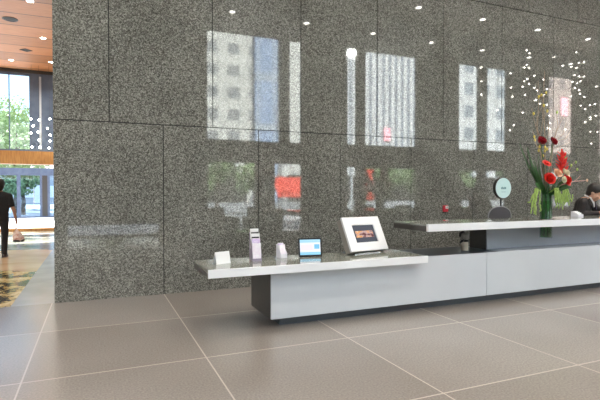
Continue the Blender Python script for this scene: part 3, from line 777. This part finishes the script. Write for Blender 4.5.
# ------------------------------------------------------------------ people
def head_lumps(mb, m):
    def b(c, r, sc=(1, 1, 1)):
        mb.ball(m @ V(c), r, sc, 3, m.to_3x3())
    b((0, .012, .03), .098, (.80, .98, 1.0))          # skull
    b((0, -.03, -.035), .075, (.86, .95, 1.12))       # face
    b((0, -.05, -.098), .036, (1.1, .9, .75))         # chin
    for i in range(5): b((0, -.098 - .004 * i, .012 - .011 * i), .010 + .0016 * i)   # nose
    for s in (-1, 1):
        b((s * .078, .012, -.012), .024, (.35, .8, 1.25))   # ear
        b((s * .032, -.088, .03), .016, (1.5, .7, .5))      # brow
        b((s * .042, -.075, -.03), .024)                     # cheek
    b((0, -.094, -.066), .014, (1.9, .7, .55))        # lips
def hand_lumps(mb, wrist, d, palm_n, side, curl=.5, sc=1.):
    """palm plus five jointed fingers; d the pointing direction, palm_n towards the palm side, side the thumb side"""
    w, d, n = V(wrist), V(d).normalized(), V(palm_n).normalized(); t = V(side).normalized()
    limb(mb, (w, .026 * sc), (w + d * .05, .028 * sc), (w + d * .085, .027 * sc))
    limb(mb, (w + d * .045 + t * .02, .019 * sc), (w + d * .085 + t * .03, .016 * sc)); limb(mb, (w + d * .045 - t * .02, .019 * sc), (w + d * .085 - t * .03, .015 * sc))
    for i, ln in enumerate((.070, .080, .074, .058)):
        p = w + d * .085 + t * (.033 - .022 * i); a = curl * (1 + .08 * i); dd = d
        for j, fr in enumerate((.42, .33, .25)):
            dd = (dd * math.cos(a) + n * math.sin(a)).normalized(); q = p + dd * ln * fr * sc
            limb(mb, (p, .0098 - .001 * j), (q, .0090 - .001 * j)); p = q
            nn = n; n2 = (nn - dd * nn.dot(dd)); n_ = n2.normalized() if n2.length > .1 else -d
            dd = dd * math.cos(a * .5) + n_ * math.sin(a * .5)
    p = w + d * .028 + t * .028; q = p + (t * .75 + d * .6 + n * .3).normalized() * .042; r = q + (d * .9 + n * .45 - t * .1).normalized() * .032
    limb(mb, (p, .015), (q, .012), (r, .010))

# --- the man walking away in the passage (faces +Y)
pl = thing('person', 'man in black seen from behind, walking away with a bag', 'person', (-2.085, 13.13, 0)); pl.scale = (.975, .975, .975)
hd = Matrix.Translation((0, .06, 1.735)) @ Matrix.Rotation(PI, 4, 'Z') @ Matrix.Scale(1.1, 4)
b = MB(); head_lumps(b, hd)
limb(b, ((0, .045, 1.66), .058), ((0, .03, 1.56), .062), ((0, .0, 1.48), .08))
b.ball((0, .015, 1.38), .16, (1.12, .68, 1.2), 3); b.ball((0, .01, 1.16), .15, (1., .68, 1.3), 3); b.ball((0, 0, .99), .16, (1.05, .75, .9), 3)
for s in (-1, 1): limb(b, ((s * .08, .01, 1.5), .07), ((s * .185, 0, 1.475), .065))
limb(b, ((.195, 0, 1.475), .062), ((.27, -.04, 1.2), .046), ((.30, -.035, 1.13), .046), ((.34, .0, .90), .030)); hand_lumps(b, (.342, .005, .89), (.06, .06, -1), (-1, .2, 0), (.15, 1, 0), .75)
limb(b, ((-.195, 0, 1.475), .062), ((-.27, -.03, 1.2), .046), ((-.28, -.01, 1.13), .046), ((-.27, .12, .92), .030)); hand_lumps(b, (-.27, .125, .91), (0, .2, -1), (1, 0, 0), (0, 1, .1), .4)
limb(b, ((.09, 0, .95), .095), ((.10, .0, .52), .062), ((.10, -.05, .44), .058), ((.105, -.14, .10), .042)); limb(b, ((.105, -.15, .07), .042), ((.12, -.02, .045), .036))
limb(b, ((-.09, 0, .95), .095), ((-.12, .18, .54), .062), ((-.12, .19, .44), .056), ((-.12, .22, .10), .042)); limb(b, ((-.12, .2, .07), .042), ((-.135, .34, .05), .036))
remeshed('body', b, 'skin_tan', pl, .011, 4)
b = MB()
for s in (-1, 1): limb(b, ((s * .06, .012, 1.52), .075), ((s * .185, 0, 1.475), .085)); limb(b, ((s * .195, 0, 1.47), .082), ((s * .255, -.03, 1.25), .068))
b.ball((0, .012, 1.38), .20, (1.15, .72, 1.1), 3); b.ball((0, .005, 1.18), .195, (1.05, .74, 1.3), 3); b.ball((0, 0, 1.02), .18, (1.06, .8, .8), 3)
remeshed('tshirt', b, 'black_cloth', pl, .014, 4)
b = MB(); b.ball((0, 0, .97), .185, (1.0, .78, .75), 3)
limb(b, ((.09, 0, .92), .108), ((.10, .0, .52), .080), ((.10, -.05, .44), .076), ((.105, -.14, .10), .066))
limb(b, ((-.09, 0, .92), .108), ((-.12, .18, .54), .080), ((-.12, .19, .44), .074), ((-.12, .22, .10), .066))
remeshed('trousers', b, 'black_cloth', pl, .014, 4)
for p in (((.105, -.165, .05), (.125, .0, .042)), ((-.12, .19, .055), (-.138, .36, .046))):
    b = MB(); limb(b, (V(p[0]), .052), (V(p[0]).lerp(V(p[1]), .5), .05), (V(p[1]), .043)); b.box((p[0][0] - .05, p[0][1] - .05, .0), (p[1][0] + .045, p[1][1] + .045, .02), None, .008)
    remeshed('shoe', b, 'shoe', pl, .01, 3)
b = MB(); b.ball(hd @ V((0, .022, .045)), .128, (.84, .98, .98), 3); b.ball(hd @ V((0, .05, -.02)), .112, (.84, .72, 1.1), 3); remeshed('hair', b, 'hair', pl, .01, 3)

bg = thing('plastic_bag', 'pinkish carrier bag hanging from the walking man\'s hand', 'bag', (-1.71, 13.14, .335)); bg.scale = (.9, .9, .58)
b = MB()
b.lathe([(.05, .0), (.115, .015), (.135, .09), (.12, .22), (.085, .36), (.045, .46), (.022, .53), (.018, .60)], n=28)
for v in b.bm.verts:
    a = math.atan2(v.co.y, v.co.x); v.co.x *= 1 + .12 * math.sin(5 * a + v.co.z * 9); v.co.y *= .62 * (1 + .1 * math.sin(4 * a))
    v.co.x -= .055 * max(0, v.co.z - .1) / .5
b.obj('sack', noisy('pink_plastic', [(.35, (.50, .20, .15)), (.5, (.72, .52, .45)), (.68, (.85, .76, .70))], 9, .4), bg, True)
b = MB(); b.lathe([(.052, -.003), (.12, .012), (.139, .07), (.134, .10)], n=28, cap=False)
for v in b.bm.verts: v.co.y *= .64
b.obj('dark_contents', 'black_plastic', bg, True)
for s in (-1, 1): MB().tube([(-.045, s * .01, .58), (-.05, s * .02, .63), (-.055, s * .012, .69)], .007, 6).obj('handle', 'paper_pink', bg)

# --- the clerk behind the counter (local frame faces -Y)
ck = thing('person', 'clerk in a dark suit bending over the counter with a phone', 'person', (8.38, 6.05, 0), math.radians(24))
hd = Matrix.Translation((.015, -.17, 1.515)) @ Matrix.Rotation(.5, 4, 'X') @ Matrix.Rotation(.12, 4, 'Y') @ Matrix.Scale(1.16, 4)
b = MB(); head_lumps(b, hd)
limb(b, ((.01, -.14, 1.46), .060), ((0, -.09, 1.41), .064), ((0, -.04, 1.36), .08))
b.ball((0, .01, 1.26), .165, (1.05, .7, 1.1), 3); b.ball((0, .06, 1.06), .155, (1., .75, 1.2), 3); b.ball((0, .10, .94), .16, (1.05, .8, .9), 3)
for s in (-1, 1): limb(b, ((s * .08, -.02, 1.385), .065), ((s * .165, -.02, 1.345), .06))
RA = [((-.17, -.02, 1.34), .058), ((-.195, .03, 1.11), .048), ((-.19, -.01, 1.11), .045), ((-.12, -.29, 1.165), .030)]
LA = [((.17, -.03, 1.34), .058), ((.30, -.20, 1.17), .048), ((.28, -.23, 1.17), .045), ((.13, -.41, 1.33), .030)]
limb(b, *RA); limb(b, *LA)
hand_lumps(b, (-.118, -.30, 1.163), (.05, -1, -.12), (0, -.2, -1), (1, .1, 0), .25)
hand_lumps(b, (.125, -.415, 1.335), (-.55, .05, .85), (-.5, .8, -.2), (-.3, -.9, .1), .75)
for s in (-1, 1): limb(b, ((s * .09, .12, .92), .09), ((s * .10, .11, .50), .062), ((s * .10, .13, .10), .042)); limb(b, ((s * .10, .14, .06), .042), ((s * .12, .0, .045), .036))
remeshed('body', b, 'skin', ck, .011, 4)
b = MB(); b.ball((0, .01, 1.25), .190, (1.06, .75, 1.05), 3); b.ball((0, .055, 1.08), .185, (1.02, .8, 1.2), 3); b.ball((0, .10, .92), .195, (1.05, .82, .85), 3)
for s in (-1, 1): limb(b, ((s * .075, -.025, 1.375), .072), ((s * .165, -.02, 1.345), .078))
limb(b, *[(p, r + .022) for p, r in RA[:3]], ((-.13, -.25, 1.155), .044)); limb(b, *[(p, r + .022) for p, r in LA[:3]], ((.155, -.38, 1.30), .046))
jk = remeshed('jacket', b, 'suit', ck, .013, 4)
for s in (-1, 1):
    MB().prism([(s * .015, -0.170, 1.20), (s * .085, -0.130, 1.30), (s * .10, -0.085, 1.40), (s * .055, -0.110, 1.43), (s * .03, -0.145, 1.36)], (0, -.008, 0)).obj('lapel', 'suit', jk)
b = MB(); limb(b, ((-.055, -0.120, 1.43), .018), ((-.02, -0.155, 1.35), .022), ((0, -0.165, 1.27), .02)); limb(b, ((.055, -0.120, 1.43), .018), ((.02, -0.155, 1.35), .022), ((0, -0.165, 1.27), .02))
limb(b, ((-.068, -0.085, 1.45), .016), ((-.03, -0.025, 1.475), .016), ((.03, -0.025, 1.475), .016), ((.068, -0.085, 1.45), .016)); remeshed('shirt', b, 'shirt', ck, .009, 2)
MB().prism([(-.018, -0.187, 1.39), (.018, -0.187, 1.39), (.014, -0.191, 1.36), (.03, -0.201, 1.24), (0, -0.201, 1.21), (-.03, -0.201, 1.24), (-.014, -0.191, 1.36)], (0, -.008, 0)).obj('tie', 'tie', ck)
b = MB(); b.ball((0, .10, .92), .185, (1., .85, .8), 3)
for s in (-1, 1): limb(b, ((s * .09, .12, .90), .105), ((s * .10, .11, .50), .080), ((s * .10, .13, .09), .066))
remeshed('trousers', b, 'suit', ck, .014, 4)
for s in (-1, 1):
    b = MB(); limb(b, ((s * .10, .15, .052), .05), ((s * .12, -.02, .045), .042)); b.box((s * .11 - .045, -.06, 0), (s * .11 + .045, .19, .02), None, .008); remeshed('shoe', b, 'shoe', ck, .01, 3)
b = MB(); b.ball(hd @ V((0, .03, .05)), .112, (.84, .98, .94), 3, hd.to_3x3()); b.ball(hd @ V((0, .06, -.005)), .088, (.86, .7, 1.05), 3, hd.to_3x3())
b.ball(hd @ V((0, -.055, .088)), .055, (1.25, .8, .55), 3, hd.to_3x3())
for s in (-1, 1): b.ball(hd @ V((s * .072, -.005, .035)), .026, (.5, 1, 1.4), 2, hd.to_3x3())
remeshed('hair', b, 'hair', ck, .009, 3)
for s in (-1, 1):
    MB().ball(hd @ V((s * .032, -.094, .012)), .0085, sub=2).obj('eye', 'black_plastic', ck, True)
    MB().ball(hd @ V((s * .032, -.098, .034)), .012, (1.6, .5, .35), 2, hd.to_3x3()).obj('eyebrow', 'hair', ck, True)
ph = thing('telephone_handset', 'black telephone handset held at the clerk\'s chin', 'telephone', (8.38, 6.05, 0), math.radians(24))
b = MB(); limb(b, ((.16, -.40, 1.36), .024), ((.115, -.46, 1.40), .018), ((.05, -.47, 1.43), .018), ((.0, -.42, 1.455), .024)); remeshed('handset_body', b, 'black_plastic', ph, .008, 3)
MB().tube([(.165, -.40, 1.345), (.20, -.43, 1.27), (.17, -.45, 1.18), (.18, -.46, 1.11)], .006, 6).obj('cord', 'black_plastic', ph)

# ------------------------------------------------------------------ outside
def building(label, x0, x1, y0, y1, h, m):
    t = thing('office_building', label, 'building', ((x0 + x1) / 2, (y0 + y1) / 2, -.1))
    o = V(((x0 + x1) / 2, (y0 + y1) / 2, -.1))
    MB().box(V((x0, y0, -.1)) - o, V((x1, y1, h)) - o).obj('walls', m, t)
    MB().box(V((x0 - .3, y0 - .3, h)) - o, V((x1 + .3, y1 + .3, h + 1)) - o).obj('parapet', 'b_pink' if m == 'b_pink' else 'white', t)
    MB().box(V((x0 + 1, y1, -.1)) - o, V((x1 - 1, y1 + .25, 4.2)) - o).obj('ground_floor', 'steel_dark', t)
building('white concrete office block, left part, mirrored in the granite wall', 3, 22.1, -75, -55, 36, 'b_white')
building('blue glass office tower, mirrored in the granite wall', 22.8, 26.4, -73, -55.6, 40, 'b_blue')
building('white concrete office block, right part, mirrored in the granite wall', 27., 34.5, -75, -55, 36, 'b_white')
building('tall white tower with vertical fins, mirrored in the granite wall', 37., 57., -78, -55, 50, 'b_fins')
building('white tower with a grid of windows, mirrored in the granite wall', 60, 77, -78, -55, 44, 'b_grid')
building('pinkish stone tower, mirrored in the granite wall', 82, 104, -78, -55, 44, 'b_pink')
building('low white block at the street\'s left end, mirrored in the granite wall', -36, -2, -75, -58, 24, 'b_white')
def tree(label, x, y, h, r, n, group, leaf=.16, cz=None):
    t = thing('street_tree', label, 'tree', (x, y, -.05), 0, group)
    MB().tube([(0, 0, 0), (.05, .03, h * .3), (-.03, .02, h * .55), (.02, 0, h * .8)], [.17, .13, .09, .03], 8).obj('trunk', 'bark', t, True)
    b = MB(); rnd = random.Random(x * 7 + y)
    cl = [(V((rnd.gauss(0, .42), rnd.gauss(0, .42), rnd.gauss(0, .36))) * r, r * rnd.uniform(.28, .48)) for _ in range(16)]
    for _ in range(n):
        c, q = rnd.choice(cl); d = V((rnd.gauss(0, 1), rnd.gauss(0, 1), rnd.gauss(0, 1))).normalized()
        p = c + d * q * rnd.uniform(.6, 1.05) + V((0, 0, cz or h * .68))
        u = V((rnd.gauss(0, 1), rnd.gauss(0, 1), rnd.gauss(0, 1))).normalized(); w = u.cross(d + V((.01, 0, 0))).normalized()
        s = leaf * rnd.uniform(.7, 1.3)
        b.quad(p - u * s, p + w * s * .5, p + u * s, p - w * s * .5)
    f = b.obj('foliage', 'tree_leaf', t)
    for k in range(5):
        c, q = cl[k]; MB().tube([(0, 0, h * .42), (c.x * .5, c.y * .5, h * .56), (c.x, c.y, c.z + h * .68)], [.06, .04, .015], 6).obj('branch', 'bark', t, True)
for i, (x, y, h, r, lb) in enumerate(((-5.4, 41, 7.5, 3.0, 'bushy green tree beyond the far window, leftmost'), (-8.5, 44, 8.5, 3.4, 'green tree outside the view beyond the far window'), (-7.0, 52, 10, 3.6, 'taller green tree behind the leftmost one'),
                                      (-4.6, 37.5, 3.2, 1.3, 'low shrub like tree behind the glass doors'), (-1.2, 43, 7.5, 2.6, 'green tree beyond the doors hidden by the granite'))):
    tree(lb, x, y, h, r, 3200, 'trees beyond the far window', .15)
for x, y, h, r in ((7.5, -17, 4.2, 1.5), (11.2, -20, 4.4, 1.6), (24, -22, 4.4, 1.7), (28, -22, 4.2, 1.6), (33, -22, 4.4, 1.7), (38, -20, 4.2, 1.6), (1, -16, 4.2, 1.6)):
    tree('street tree across the road, mirrored in the granite', x, y, h, r, 2200, 'street trees mirrored in the granite', .2)
building('pale block beyond the far trees', -46, 2, 75, 90, 9, 'b_white')
# red awning stall across the street
aw = thing('red_awning', 'red awning stall across the street, mirrored in the granite', 'awning', (14, -20, -.08))
MB().prism([(-1.3, .9, 1.5), (1.3, .9, 1.5), (1.3, -.6, 2.75), (-1.3, -.6, 2.75)], (0, .02, .04)).box((-1.3, .88, 1.2), (1.3, .92, 1.5)).obj('canopy', 'awning', aw)
for x in (-1.2, 1.2): MB().tube([(x, .85, 0), (x, .85, 1.5)], .03, 8).obj('post', 'steel_dark', aw); MB().tube([(x, -.55, 0), (x, -.55, 2.7)], .03, 8).obj('post', 'steel_dark', aw)
bn = thing('red_banner', 'narrow red banner on a post, mirrored in the granite', 'banner', (14.6, -9.5, -.03))
MB().tube([(0, 0, 0), (0, 0, 3.6)], .05, 8).obj('post', 'steel_dark', bn); MB().box((.06, -.01, 1.1), (.62, .01, 2.9)).obj('cloth', 'awning', bn)
sl = thing('sun_glint', 'added glowing ball on a tall pole imitating a sun glint, mirrored in the granite', 'sun glint', (16.98, -15.3, -.08))  # added glowing ball on a pole, in place of sun glinting off glass
MB().tube([(0, 0, 0), (0, 0, 11.2)], [.11, .06], 10).obj('pole', 'mullion_pale', sl)
MB().ball((0, 0, 11.6), .26, sub=3).obj('glint_ball', mat('glint_glow', (1, 1, 1), .3, emit=(1, .97, .9), estr=420), sl, True)
for x, z, w_, h_, lb, e in ((90.2, 19.3, .9, 1.9, 'large pink lit sign high on the stone tower, mirrored in the granite', 9), (46.4, 11.4, .6, 1.1, 'small pink lit sign on the finned tower, mirrored in the granite', 8)):
    g_ = thing('lit_sign', lb, 'sign', (x, -54.9, z)); MB().box((-w_, -.08, -h_), (w_, .1, h_), bev=.08).obj('light_box', mat('pink_light_box', (1, .5, .55), .4, emit=(1, .42, .5), estr=e), g_)
    MB().box((-w_ - .1, -.1, -h_ - .1), (w_ + .1, -.05, h_ + .1)).obj('backing', 'steel_dark', g_)
# lounge seats behind the camera, seen as dark silhouettes in the granite
def lounge(label, x, y, rz):
    t = thing('lounge_chair', label, 'armchair', (x, y, 0), rz, 'lounge chairs mirrored in the granite')
    MB().box((-.42, -.40, .16), (.42, .42, .44), None, .03).obj('seat', 'lounge', t); MB().box((-.42, .28, .44), (.42, .46, .98), None, .03).obj('backrest', 'lounge', t)
    for s in (-1, 1): MB().box((s * .52 - .1, -.40, .16), (s * .52 + .1, .46, .66), None, .03).obj('armrest', 'lounge', t)
    for sx in (-1, 1):
        for sy in (-1, 1): MB().tube([(sx * .42, sy * .34, 0), (sx * .42, sy * .34, .17)], .02, 8).obj('leg', 'chrome', t)
for x, y, rz in ((3.9, -1.4, 2.8), (5.5, -1.7, 3.3), (8.2, -1.5, 3.0), (9.9, -1.6, 3.3), (11.9, -1.5, 2.9)):
    lounge('dark lounge chair by the front windows, mirrored in the granite', x, y, rz)

# ------------------------------------------------------------------ light
sun = bpy.data.lights.new('sun', 'SUN'); sun.energy = 28; sun.angle = .01; sun.color = (1, .955, .88)
so = bpy.data.objects.new('sun', sun); link(so); so.rotation_euler = V((.32, -.70, -.80)).to_track_quat('-Z', 'Y').to_euler()
wd = bpy.data.worlds.new('world'); SC.world = wd; wd.use_nodes = True; nt = wd.node_tree
bgn = nt.nodes['Background']; sk = nt.nodes.new('ShaderNodeTexSky'); sk.sky_type = 'NISHITA'; sk.sun_disc = False; sk.sun_elevation = .85; sk.sun_rotation = 2.7; sk.dust_density = 2.5
nt.links.new(sk.outputs[0], bgn.inputs[0]); bgn.inputs[1].default_value = .45

# ------------------------------------------------------------------ camera and view
cam = bpy.data.cameras.new('camera'); co = bpy.data.objects.new('camera', cam); link(co)
cam.sensor_width = 36; cam.lens = 36 * 474.6 / 600; cam.clip_end = 400
co.location = (0, 0, 1.544); co.rotation_euler = (math.radians(90 - 1.01), 0, math.radians(-23.3))
SC.camera = co
SC.view_settings.view_transform = 'Standard'; SC.view_settings.look = 'None'; SC.view_settings.gamma = 1; SC.view_settings.use_curve_mapping = False
SC.view_settings.exposure = .35
SC.cycles.max_bounces = 10; SC.cycles.transparent_max_bounces = 12; SC.cycles.sample_clamp_indirect = 12
